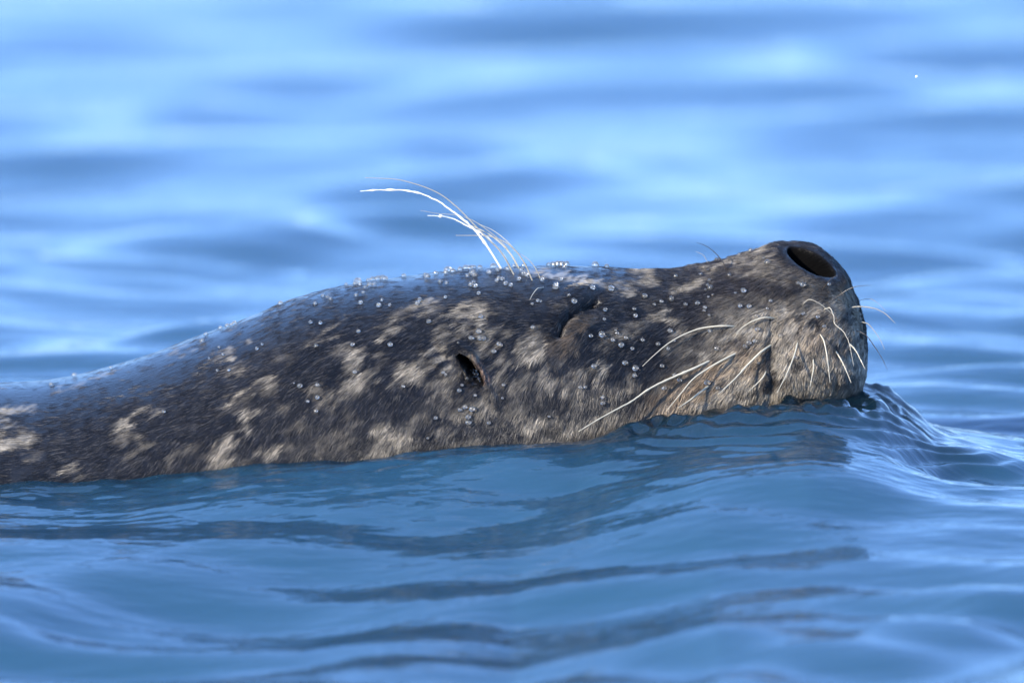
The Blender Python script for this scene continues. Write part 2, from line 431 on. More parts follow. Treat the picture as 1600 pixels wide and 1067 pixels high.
def coat(P):
    """linear colours of the coat, and how much is slick and wet, at points P (n, 3)"""
    Q = P.copy(); Q[:, 1] = -np.abs(Q[:, 1])
    u, v = project(Q)
    # ragged outlines, drawn out along the lie of the hair
    far = P[:, 1] > 0
    a = np.radians(28)
    s1 = (-np.cos(a) * u + np.sin(a) * v); s2 = (np.sin(a) * u + np.cos(a) * v)
    pp = np.stack([s1 / 26, s2 / 9, np.where(far, 40.0, 0.0)], 1)
    w1 = fbm(pp, 21, 3); w2 = fbm(pp + 9.1, 31, 3)
    uu = u + 24 * w1; vv = v + 17 * w2
    pale = np.zeros(len(u))
    for (cu, cv, ru, rv, an, stg) in PALE:
        q = blob(uu, vv, cu, cv, ru * 1.0, rv * 1.05, an)
        pale = np.maximum(pale, stg * (1 - sstep(.5, 1.12, q)))
    mot = fbm(np.stack([s1 / 46, s2 / 21, np.where(far, 40.0, 0.0) + 3], 1), 88, 3)
    t_ = v - np.interp(u, ROWS[:, 0], ROWS[:, 1])
    pale = np.maximum(pale, .42 * sstep(.2, .42, mot) * sstep(25, 90, t_) * sstep(420, 620, u))
    pale = np.maximum(pale, .3 * sstep(.25, .5, mot) * sstep(40, 120, t_))
    pale *= np.clip(.80 + .75 * noise3(np.stack([s1 / 13, s2 / 4.5, u * 0], 1), 57), .25, 1.1)
    edge = 1000 + (v - 640) * -0.75
    muz = sstep(-30, 60, u - edge) * sstep(452, 500, v + .12 * (u - 1200) * (u > 1200))
    muz *= 0.80 + .16 * sstep(1180, 1240, u) + 0.85 * fbm(np.stack([s1 / 20, s2 / 8, u * 0], 1), 77, 2)
    pale = np.maximum(pale, muz)
    top = sstep(1120, 1180, u) * (1 - sstep(450, 480, v)) * (.26 + .42 * fbm(np.stack([s1 / 14, s2 / 4, u * 0], 1), 78, 2))
    pale = np.maximum(pale, top)
    fine = noise3(np.stack([s1 / 11, s2 / 3.2, u * 0], 1), 55)
    pale = np.clip(pale + .10 * fine * sstep(.02, .3, pale) + .05 * np.clip(fbm(np.stack([s1 / 30, s2 / 11, u * 0], 1), 66, 2), 0, 1), 0, 1.1)
    spot = np.zeros(len(u))
    for (cu, cv, ru, rv, an, stg) in DARKS:
        q = blob(uu * .5 + u * .5, vv * .5 + v * .5, cu, cv, ru * (1.5 if ru < 10 else 1.1), rv * (1.5 if ru < 10 else 1.1), an)
        pale = pale * (1 - .95 * stg * (1 - sstep(.5, 1.25, q)))
        if ru < 10: spot = np.maximum(spot, stg * (1 - sstep(.4, 1.2, q)))
    dcr, _t = seg_d(u, v, [(878, 520), (884, 503), (897, 489), (915, 479), (936, 469)])
    pale = pale * (1 - np.exp(-(dcr / 6.5) ** 2))
    tan = np.zeros(len(u))
    for (cu, cv, ru, rv, an, stg) in TAN:
        tan = np.maximum(tan, stg * (1 - sstep(.3, 1.3, blob(uu, vv, cu, cv, ru, rv, an))))
    tan *= np.clip(.75 + .9 * w1, .2, 1)
    pale = np.maximum(pale, tan * .6 * (u < 960))
    dark_c = np.array([.0085, .0080, .0100]); pale_c = np.array([.315, .275, .215]); tan_c = np.array([.40, .235, .10]); brown = np.array([.021, .0165, .0155])
    br = sstep(1000, 1180, u)[:, None] * .8
    dk = dark_c * (1 - br) + brown * br
    lt = pale_c * (1 - .75 * tan[:, None]) + tan_c * .75 * tan[:, None]
    c = dk + (lt - dk) * (pale ** 1.25)[:, None]
    c = c * (1 - .9 * np.exp(-(dcr / 4.5) ** 4))[:, None]
    c = c * (1 - .75 * spot[:, None])
    # soaked dark band just above the water
    c = c * (1 - .5 * np.exp(-(np.clip(P[:, 2] - sea(P[:, 0], P[:, 1]), 0, None) / .0045) ** 2))[:, None]
    # bare black skin round the nostril
    q = blob(u, v, 1270, 408, 44, 16, 28)
    nose = (1 - sstep(1.15, 1.9, q))
    nose = np.maximum(nose, sstep(1235, 1262, u) * (1 - sstep(0, 14, v - np.interp(u, ROWS[:, 0], ROWS[:, 1]))))
    c = c * (1 - nose[:, None]) + np.array([.012, .011, .013]) * nose[:, None]
    # naked lip of the ear
    dl, tl = seg_d(u, v, [(741, 560), (752, 576), (761, 594)])
    lipm = np.exp(-(dl / 3.2) ** 2)[:, None] * .75
    c = c * (1 - lipm) + np.array([.42, .27, .19]) * lipm
    topd = v - np.interp(u, ROWS[:, 0], ROWS[:, 1])
    wet = (1 - sstep(10, 150 - 60 * sstep(300, 900, u), topd)) * (1 - sstep(930, 1120, u))
    wet = np.maximum(wet, .55 * (1 - sstep(40, 330, u)))
    return c, wet, nose, u, v, topd

def flow_dir(P, Nn, u, topd):
    """unit lie of the hair on the surface: from the nose backwards and down"""
    f = np.clip(topd / 190, 0, 1)
    ang = np.radians(8 + 50 * f)
    ang += np.radians(8) * np.exp(-((u - 880) / 160) ** 2) * f
    ang *= sstep(-60, 380, u) * .7 + .3
    ang += np.radians(20) * sstep(1150, 1300, u) * f
    wob = noise3(P * np.array([38, 38, 60]), 91)
    ang += .22 * wob
    # round the front of the ear opening the hair sweeps downwards
    slope = np.interp(u, ROWS[:, 0], np.gradient(ROWS[:, 1], ROWS[:, 0]))
    slope = np.clip(slope, -.6, .35)
    ang += -np.arctan(slope) * (1 - f) 
    d = np.stack([-np.cos(ang), 0 * ang, -np.sin(ang)], 1)
    d = d - Nn * np.sum(d * Nn, 1, keepdims=True)
    d /= np.linalg.norm(d, axis=1, keepdims=True) + 1e-9
    return d

# ------------------------------------------------------------------ sea surface
SEA = 0.001
wr = np.random.default_rng(5)
waves = []
for k in range(80):
    lam = 0.09 * (1.1 / 0.09) ** wr.random()
    dr = wr.normal(math.radians(97), math.radians(38))
    waves.append((lam, dr, wr.random() * 2 * math.pi, 0.00078 * (lam / 0.3) ** 0.6 * (0.6 + .8 * wr.random())))
def half_w(x):
    return np.interp(x, [-.77, -.5, -.27, -.1, 0, .08, .12, .15, .17, .195, .23], [.01, .11, .11, .095, .085, .06, .05, .042, .032, .014, 0])
def nose_field(x, y):
    # the bow wave pushed up by the muzzle and the swell along the head
    gx = np.array([-1.2, -.5, -.267, -.2, -.133, -.033, .033, .066, .11, .15, .19, .22, .27, .35, .6])
    gz = np.array([0, -.003, -.009, -.007, .002, .008, .010, .018, .029, .036, .031, .013, .004, .001, 0])
    g = np.interp(x, gx, gz)
    hw = half_w(x)
    ay = np.clip(np.abs(y) - hw, 0, None)
    z = g * np.exp(-(ay / np.where(y < 0, .115 + .09 * sstep(-.06, .12, x) * (1 - sstep(.15, .27, x)), .115)) ** 2)
    z = z + .008 * np.exp(-(((x - .192) / .028) ** 2 + (y / .035) ** 2))
    sw = np.interp(x, [-.6, .0, .10, .22, .6], [.034, .030, .009, .000, .002])
    yy_ = np.clip(-y - .085, 0, None)
    yr = np.clip(-y - .34, 0, .6)
    z = z - .045 * yr * sstep(-.05, .10, x)
    yl = np.minimum(yy_ / .62, 1)
    z = z - sw * 1.5 * (yl - .25 * yl ** 3) / .75 * (1 - sstep(.8, 2.4, yy_))
    rg = np.interp(x, [-.5, -.3, -.2, -.1, -.033, .05, .10, .15], [0, .0, .001, .004, .009, .011, .006, 0])
    rc = np.interp(x, [-.3, 0, .1], [.05, .062, .075])
    z = z + rg * np.exp(-((ay - rc) / np.where(ay > rc, .085, .05)) ** 2) * (y < 0)
    z = z - .006 * np.exp(-(((ay - .13) / .05) ** 2)) * sstep(-.1, .05, x) * (1 - sstep(.25, .35, x))
    return z
def sea(x, y, cell=None):
    shp = x.shape
    x = x.ravel(); y = y.ravel()
    r = np.hypot(x * .8, y)
    z = np.zeros(x.size)
    near = np.exp(-(r / .16) ** 2)
    wx = x + .05 * noise3(np.stack([x * 3, y * 3, x * 0], 1), 3); wy = y + .05 * noise3(np.stack([x * 3, y * 3, x * 0 + 5], 1), 4)
    for lam, dr, ph, am in waves:
        k = 2 * math.pi / lam
        fade = 1.0
        if cell is not None:
            fade = 1 - sstep(lam * .12, lam * .3, cell)
        s = np.sin(k * (wx * math.cos(dr) + wy * math.sin(dr)) + ph)
        z = z + am * fade * (s + .25 * (1 - s * s)) * (1 - .7 * near)
    z = z + SEA + nose_field(x, y)
    # capillary rings running out from the muzzle
    rr = np.hypot(x - .120, (y + .0) * .9)
    env = np.exp(-((rr - .13) / .075) ** 2) * sstep(-.02, .12, x) 
    jit = noise3(np.stack([x * 22, y * 22, x * 0], 1), 8)
    am = .0012 * env * np.clip(.45 + .75 * noise3(np.stack([x * 24, y * 30, x * 0], 1), 18), 0.04, 1.2)
    z = z + am * np.sin(2 * math.pi * (rr + .014 * jit) / (.0115 + .02 * np.clip(rr - .06, 0, .2)))
    z = z + .0007 * fbm(np.stack([x * 34, y * 52, x * 0 + 11], 1), 52, 3) * np.exp(-((y + .12) / .3) ** 2) * np.exp(-(x / .6) ** 4)
    z = z + .0016 * fbm(np.stack([x * 48, y * 60, x * 0 + 31], 1), 62, 3) * np.exp(-((np.abs(y) - half_w(x)) / .022) ** 2) * (x < .2)
    # churned clear water against the lower jaw
    hw = half_w(x)
    ay = np.abs(y) - hw
    ch = np.exp(-((ay - .018) / .036) ** 2) * sstep(.03, .08, x) * (1 - sstep(.19, .235, x))
    z = z + ch * (.0066 * fbm(np.stack([x * 105, y * 64, x * 0 + 2], 1), 41, 2) + .0014 * noise3(np.stack([x * 170, y * 110, x * 0 + 2], 1), 47))
    ch2 = np.exp(-((ay - .02) / .05) ** 2) * sstep(-.30, -.1, x) * (1 - sstep(.1, .2, x)) + .8 * np.exp(-((ay - .01) / .03) ** 2) * (1 - sstep(-.22, -.15, x)) * sstep(-.5, -.3, x)
    z = z + ch2 * .0032 * fbm(np.stack([x * 26, y * 40, x * 0 + 7], 1), 43, 3)
    return z.reshape(shp)

def grow(start, step, ratio, end):
    a = [start]
    while a[-1] < end:
        step *= ratio
        a.append(a[-1] + step)
    return a
xs_r = grow(.29, .0017, 1.05, 4000); xs = np.array([-v for v in reversed(grow(.29, .0017, 1.05, 4000))] + list(np.arange(-.288, .289, .0017)) + xs_r)
xs = np.unique(xs)
ys_b = grow(.12, .0014, 1.022, 5.5); ys_b2 = grow(ys_b[-1], ys_b[-1] - ys_b[-2], 1.12, 6000)[1:]
ys_f = grow(.25, .0014, 1.03, 12); ys_f2 = grow(ys_f[-1], ys_f[-1] - ys_f[-2], 1.15, 4000)[1:]
ys = np.array([-v for v in reversed(ys_f + ys_f2)] + list(np.arange(-.2486, .12, .0014)) + ys_b + ys_b2)
ys = np.unique(ys)
gx, gy = np.meshgrid(xs, ys, indexing='ij')
cell = np.maximum(np.gradient(xs)[:, None] + 0 * gx, np.gradient(ys)[None, :] * .6 + 0 * gx)
gz = sea(gx, gy, cell.ravel())
nx, ny = len(xs), len(ys)
idx = np.arange(nx * ny).reshape(nx, ny)
F = np.stack([idx[:-1, :-1], idx[1:, :-1], idx[1:, 1:], idx[:-1, 1:]], -1).reshape(-1, 4)
water = mesh_obj('water', np.stack([gx, gy, gz], -1).reshape(-1, 3), F, M_WATER)
ayw = np.abs(gy) - half_w(gx)
thin = np.exp(-(np.clip(ayw, 0, None) / .10) ** 2) * sstep(-.02, .08, gx) * (1 - sstep(.22, .27, gx)) + .6 * np.exp(-(np.clip(ayw, 0, None) / .02) ** 2) * (gx > -.6) * (gx < .05)
ta = water.data.attributes.new('thin', 'FLOAT', 'POINT')
ta.data.foreach_set('value', np.clip(thin, 0, 1).astype(np.float32).ravel())
prop(water, 'blue rippled sea with a bow wave round the seal', kind='structure')
print('water quads', len(F))
R = 4500
bed = mesh_obj('seabed', [(-R, -R, -2.2), (R, -R, -2.2), (R, 6500, -2.2), (-R, 6500, -2.2)], [(0, 1, 2, 3)], M_BED, smooth=False)
prop(bed, 'dim green seabed under the water', kind='structure')

# ------------------------------------------------------------------ the seal
seal = bpy.data.objects.new('seal', None)
col.objects.link(seal)
prop(seal, 'dark grey spotted seal swimming with closed eyes and nose raised above the water', 'seal')

ns = len(U)
V = P.reshape(-1, 3)
idx = np.arange(ns * NT).reshape(ns, NT)
F = np.stack([idx[:-1], np.roll(idx, -1, 1)[:-1], np.roll(idx, -1, 1)[1:], idx[1:]], -1).reshape(-1, 4)
n0 = np.cross(V[F[5000, 1]] - V[F[5000, 0]], V[F[5000, 3]] - V[F[5000, 0]])
if n0 @ N.reshape(-1, 3)[F[5000, 0]] < 0: F = F[:, ::-1]
body = mesh_obj('body', V, F, M_SKIN, seal)
Nf = N.reshape(-1, 3)
cc, wet, nose, pu, pv, topd = coat(P0.reshape(-1, 3))
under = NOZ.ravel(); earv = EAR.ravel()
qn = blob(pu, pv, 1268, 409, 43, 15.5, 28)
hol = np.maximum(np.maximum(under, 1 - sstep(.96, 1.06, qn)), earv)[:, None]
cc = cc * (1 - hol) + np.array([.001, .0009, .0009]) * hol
fl = flow_dir(V, Nf, pu, topd)
me = body.data
a = me.color_attributes.new('coat', 'FLOAT_COLOR', 'POINT')
a.data.foreach_set('color', np.concatenate([cc * .7, np.ones((len(cc), 1))], 1).astype(np.float32).ravel())
a = me.attributes.new('wet', 'FLOAT', 'POINT')
a.data.foreach_set('value', np.clip((wet * .8 + nose * .4) * (1 - hol.ravel()), 0, 1).astype(np.float32))
a = me.attributes.new('hollow', 'FLOAT', 'POINT')
a.data.foreach_set('value', hol.ravel().astype(np.float32))
# lengthwise and crosswise position in the lie of the hair, for fine relief
ang = np.radians(26)
fv = np.stack([V[:, 0] * np.cos(ang) + V[:, 2] * np.sin(ang), -V[:, 0] * np.sin(ang) + V[:, 2] * np.cos(ang), V[:, 1]], 1)
fv2 = np.stack([V[:, 0], V[:, 2], V[:, 1]], 1)
kk = sstep(0, 110, topd)[:, None]
slope_ang = -np.arctan(np.clip(np.interp(pu, ROWS[:, 0], np.gradient(ROWS[:, 1], ROWS[:, 0])), -.6, .3))
a = me.attributes.new('flow', 'FLOAT_VECTOR', 'POINT')
a.data.foreach_set('vector', (fv2 * 0 + fv).astype(np.float32).ravel())

# fur: single hairs rooted on the skin
tri = np.concatenate([F[:, [0, 1, 2]], F[:, [0, 2, 3]]])
tc = V[tri].mean(1)
ar = .5 * np.linalg.norm(np.cross(V[tri[:, 1]] - V[tri[:, 0]], V[tri[:, 2]] - V[tri[:, 0]]), axis=1)
wl_h = sea(tc[:, 0], tc[:, 1])
tu, tv = project(np.stack([tc[:, 0], -np.abs(tc[:, 1]), tc[:, 2]], 1))
wt = ar * (tc[:, 2] > wl_h - .012) * (tu > -90)
wt = wt * np.where(tc[:, 1] > .012, .35, 1.0)
wt = wt * (hol.ravel()[tri[:, 0]] < .25)
NH = 330000
pick = rng.choice(len(tri), NH, p=wt / wt.sum())
b1 = rng.random(NH); b2 = rng.random(NH); sw = b1 + b2 > 1
b1[sw] = 1 - b1[sw]; b2[sw] = 1 - b2[sw]
tr = tri[pick]
root = V[tr[:, 0]] * (1 - b1 - b2)[:, None] + V[tr[:, 1]] * b1[:, None] + V[tr[:, 2]] * b2[:, None]
nn = Nf[tr[:, 0]] * (1 - b1 - b2)[:, None] + Nf[tr[:, 1]] * b1[:, None] + Nf[tr[:, 2]] * b2[:, None]
nn /= np.linalg.norm(nn, axis=1, keepdims=True)
hc, hw_, hnose, hu, hv, htop = coat(root)
slick = hw_ * (1 - .5 * sstep(60, 200, htop))
keep = rng.random(NH) > .86 * np.clip(slick * 1.25, 0, 1) ** 1.2
dl, _ = seg_d(hu, hv, [(741, 560), (752, 576), (761, 594)])
keep &= ~((dl < 4.5) & (rng.random(NH) < .9))
keep &= ~(rng.random(NH) < hnose * .6)
root, nn, hc, hw_, hu, hv, htop, hnose = [q[keep] for q in (root, nn, hc, hw_, hu, hv, htop, hnose)]
NH = len(root)
fd = flow_dir(root, nn, hu, htop)
side = np.cross(nn, fd)
cl = noise3(root * 330, 61); cl2 = noise3(root * 800, 63)
fd = fd + side * (.30 * cl + .18 * cl2 + .10 * rng.normal(size=NH))[:, None]
fd /= np.linalg.norm(fd, axis=1, keepdims=True)
dry = sstep(950, 1120, hu)
ln = (.0042 + .0024 * rng.random(NH)) * (1 - .35 * hnose) * (1 - .25 * sstep(1230, 1300, hu))
lift = (.10 + .12 * rng.random(NH) + .14 * dry + .12 * noise3(root * 260, 65)) * (1 - .75 * np.clip(hw_, 0, 1))
lift = np.clip(lift, .03, .5)
K = 4
tt = np.linspace(0, 1, K)
pts = np.zeros((NH, K, 3))
for k, t in enumerate(tt):
    pts[:, k] = root + fd * (ln * t)[:, None] + nn * (ln * lift * (t - .55 * t * t) * 1.3)[:, None] - nn * .0002
shade = (.55 + .9 * rng.random(NH)) [:, None]
hcol = hc * shade
lum = hc.mean(1)
gz_ = (rng.random(NH) < .10) & (lum < .05) & (hnose < .2)
hcol[gz_] = hcol[gz_] * .4 + np.array([.065, .060, .055])
gz_ = (rng.random(NH) < .22) & (lum > .12)
hcol[gz_] *= .35
tipu, tipv = project(np.stack([pts[:, -1, 0], -np.abs(pts[:, -1, 1]), pts[:, -1, 2]], 1))
midu, midv = project(np.stack([pts[:, 2, 0], -np.abs(pts[:, 2, 1]), pts[:, 2, 2]], 1))
ok = np.ones(NH, bool)
for a_, b_ in ((tipu, tipv), (midu, midv)):
    ok &= blob(a_, b_, 1268, 409, 43, 15.5, 28) > 1.04
    de_, te_ = seg_d(a_, b_, [(713, 551), (730, 572), (755, 601)])
    ok &= de_ > .85 * (1.5 + 8.0 * np.sin(math.pi * np.clip(te_, 0, 1)) ** .8)
pts, hcol = pts[ok], hcol[ok]
NH = len(pts)
rad = np.stack([np.full(NH, .00010), np.full(NH, .000095), np.full(NH, .00007), np.full(NH, .00002)], 1) * (.7 + .6 * rng.random(NH))[:, None]
hd = bpy.data.hair_curves.new('fur')
hd.add_curves([K] * NH)
hd.attributes['position'].data.foreach_set('vector', pts.astype(np.float32).ravel())
ra = hd.attributes.get('radius') or hd.attributes.new('radius', 'FLOAT', 'POINT')
ra.data.foreach_set('value', rad.astype(np.float32).ravel())
ca = hd.attributes.new('coat', 'FLOAT_COLOR', 'CURVE')
ca.data.foreach_set('color', np.concatenate([hcol, np.ones((NH, 1))], 1).astype(np.float32).ravel())
hd.materials.append(M_FUR)
fur = bpy.data.objects.new('fur', hd)
col.objects.link(fur); fur.parent = seal
prop(fur, kind='stuff')
print('hairs', NH)

bvh = BVHTree.FromPolygons([tuple(v) for v in V], F.tolist())
def cast(u, v):
    for k in range(14):
        d = ray(u, v)
        loc, n, i, dist = bvh.ray_cast(Vector(cA), Vector(d))
        if loc is not None:
            return np.array(loc), np.array(n)
        v += 1.0; 
        if u > 1300: u -= .7
    return None, None

# whiskers
def catmull(pts, n):
    pts = np.array(pts, float)
    s = np.concatenate([[0], np.cumsum(np.linalg.norm(np.diff(pts, axis=0), axis=1))])
    q = np.linspace(0, s[-1], n)
    return np.stack([pchip(s, pts[:, k], q) for k in range(3)], 1), q / s[-1]
def tube(C, r, nseg=7):
    tan = np.gradient(C, axis=0); tan /= np.linalg.norm(tan, axis=1, keepdims=True)
    ref = np.array([0, 1, 0.0]); a = np.cross(tan, ref); a /= np.linalg.norm(a, axis=1, keepdims=True); b = np.cross(tan, a)
    V = []
    for k in range(nseg):
        t = 2 * math.pi * k / nseg
        V.append(C + (a * math.cos(t) + b * math.sin(t)) * r[:, None])
    V = np.stack(V, 1).reshape(-1, 3)
    F = []
    for i in range(len(C) - 1):
        for k in range(nseg):
            F.append((i * nseg + k, i * nseg + (k + 1) % nseg, (i + 1) * nseg + (k + 1) % nseg, (i + 1) * nseg + k))
    F.append(tuple(range(nseg))[::-1]); F.append(tuple((len(C) - 1) * nseg + k for k in range(nseg)))
    return V, F
WH = [  # material, radius px at root, wet beading, reach towards the camera, label, points
    (M_WHITE, 2.7, .9, .10, 'thick white wet brow whisker arching back', [(786, 419), (768, 395), (745, 363), (720, 340), (700, 325), (680, 312), (655, 302), (625, 297), (595, 297), (563, 299)]),
    (M_GREY, 1.9, .0, .02, 'longest and highest grey brow whisker', [(806, 429), (782, 393), (757, 368), (735, 345), (712, 322), (685, 302), (650, 288), (615, 280), (570, 278)]),
    (M_WHITE, 2.4, .8, .05, 'beaded white brow whisker with a short tip', [(801, 417), (785, 395), (768, 377), (748, 362), (728, 352), (705, 341), (690, 338), (668, 337)]),
    (M_PALE, 2.2, .1, .05, None, [(816, 424), (800, 400), (780, 378), (757, 362), (735, 352), (722, 344)]),
    (M_GREY, 1.1, .0, .00, None, [(812, 418), (790, 385), (762, 360), (735, 343), (712, 336), (685, 334), (657, 329)]),
    (M_GREY, 1.9, .1, .06, 'grey brow whisker curving low to the left', [(834, 438), (820, 412), (802, 388), (780, 374), (755, 368), (735, 368), (712, 368)]),
    (M_PALE, 1.3, .0, .03, None, [(830, 425), (812, 400), (790, 375), (770, 360), (748, 350)]),
    (M_GREY, 1.1, .2, .04, None, [(847, 436), (836, 418), (826, 406), (812, 396), (800, 390)]),
    (M_PALE, 1.5, .0, .5, None, [(856, 444), (842, 450), (833, 459), (828, 468)]),
    (M_DARK, 1.2, .3, .0, 'short dark whisker standing on the bridge of the nose', [(1139, 424), (1132, 414), (1122, 400), (1110, 389), (1100, 383), (1088, 379)]),
    (M_GREY, .6, .0, .0, None, [(1108, 407), (1098, 398), (1087, 393)]),
    (M_DARK, .8, .0, .2, None, [(1257, 446), (1257, 436), (1256, 425)]),
    (M_DARK, .9, .0, .3, None, [(1284, 456), (1291, 444), (1300, 435), (1309, 430)]),
    (M_DARK, .8, .0, .2, None, [(1255, 524), (1252, 510), (1254, 496)]),
    (M_DARK, 1.1, .0, .2, None, [(1300, 470), (1312, 461), (1326, 452), (1342, 447), (1362, 446)]),
    (M_GREY, 1.3, .6, .1, None, [(1327, 480), (1345, 479), (1362, 481), (1380, 488), (1399, 505)]),
    (M_GREY, .6, .0, .1, None, [(1342, 467), (1358, 467), (1372, 474), (1384, 486)]),
    (M_GREY, 1.1, .2, .1, None, [(1340, 500), (1354, 505), (1366, 517), (1376, 532), (1382, 546)]),
    (M_DARK, 1.2, .3, .15, None, [(1336, 512), (1352, 523), (1364, 538), (1376, 556), (1387, 578)]),
    (M_GREY, 1.3, .9, .4, 'beaded pale whisker hanging over the upper lip', [(1284, 485), (1296, 481), (1302, 492), (1304, 505), (1316, 516), (1326, 533), (1331, 556), (1334, 572)]),
    (M_PALE, 1.5, .6, .4, None, [(1326, 532), (1336, 546), (1344, 561), (1352, 577)]),
    (M_PALE, 1.7, .1, .5, None, [(1280, 517), (1287, 532), (1292, 556), (1297, 598)]),
    (M_PALE, 2.0, .1, .7, None, [(1249, 526), (1243, 548), (1232, 578), (1214, 614)]),
    (M_PALE, 1.8, .4, .6, None, [(1272, 554), (1271, 575), (1268, 592), (1266, 604)]),
    (M_PALE, 1.8, .3, .6, None, [(1306, 543), (1313, 560), (1321, 576), (1330, 598)]),
    (M_GREY, 1.0, .2, .2, None, [(1250, 480), (1265, 468), (1280, 474), (1300, 490)]),
    (M_PALE, 2.0, .1, .3, None, [(1214, 497), (1196, 496), (1178, 501), (1162, 510), (1150, 522)]),
    (M_PALE, 2.2, .0, .3, 'pale whisker bowed over the cheek', [(1156, 509), (1130, 509), (1100, 512), (1070, 522), (1045, 536), (1022, 555), (1004, 572)]),
    (M_PALE, 3.0, .4, .6, None, [(1208, 536), (1190, 549), (1170, 568), (1148, 592), (1122, 616)]),
    (M_PALE, 2.7, .1, .5, None, [(1161, 547), (1130, 562), (1104, 577), (1083, 592), (1066, 612), (1043, 640)]),
    (M_PALE, 3.2, .35, .5, 'longest thick pale whisker slanting down the cheek to the water', [(1118, 559), (1085, 575), (1050, 590), (1015, 607), (985, 628), (962, 640), (935, 655), (904, 674)]),
    (M_PALE, 2.2, .0, .6, None, [(1202, 576), (1193, 588), (1182, 600), (1170, 611)]),
    (M_PALE, 3.2, .0, .7, None, [(1113, 600), (1095, 612), (1078, 625), (1060, 637)]),
]
for m, r0, bead, reach, lab, pts in WH:
    c0, n0 = cast(*pts[0])
    if c0 is None: c0 = at(*pts[0], -.03)
    c0 = c0 - n0 * .002 if n0 is not None else c0
    L = 0; Pw = [c0]
    for a_, b_ in zip(pts, pts[1:]):
        L += math.hypot(b_[0] - a_[0], b_[1] - a_[1]) / PPM
        yy = c0[1] - reach * L - .0015
        q, _n = cast(*b_)
        d = ray(*b_)
        loc, _n, _i, _d = bvh.ray_cast(Vector(cA), Vector(d))
        if loc is not None: yy = min(yy, loc.y - .0035 - .05 * L)
        Pw.append(at(b_[0], b_[1], yy))
    C, s = catmull(Pw, 60)
    r = r0 / PPM * .55 * (1 - .78 * s ** 1.6) + .00004
    if bead:
        rb = rng.random(9) * .85 + .1
        for q in rb:
            r = r + bead * r0 / PPM * (.25 + .35 * rng.random()) * np.exp(-((s - q) / (.006 + .012 * rng.random())) ** 2)
    C = C + .00012 * bead * rng.normal(size=C.shape) * np.sin(math.pi * s)[:, None]
    vv_, ff_ = tube(C, r)
    w = mesh_obj('whisker', vv_, ff_, m, seal)
    if lab: w['label'] = lab

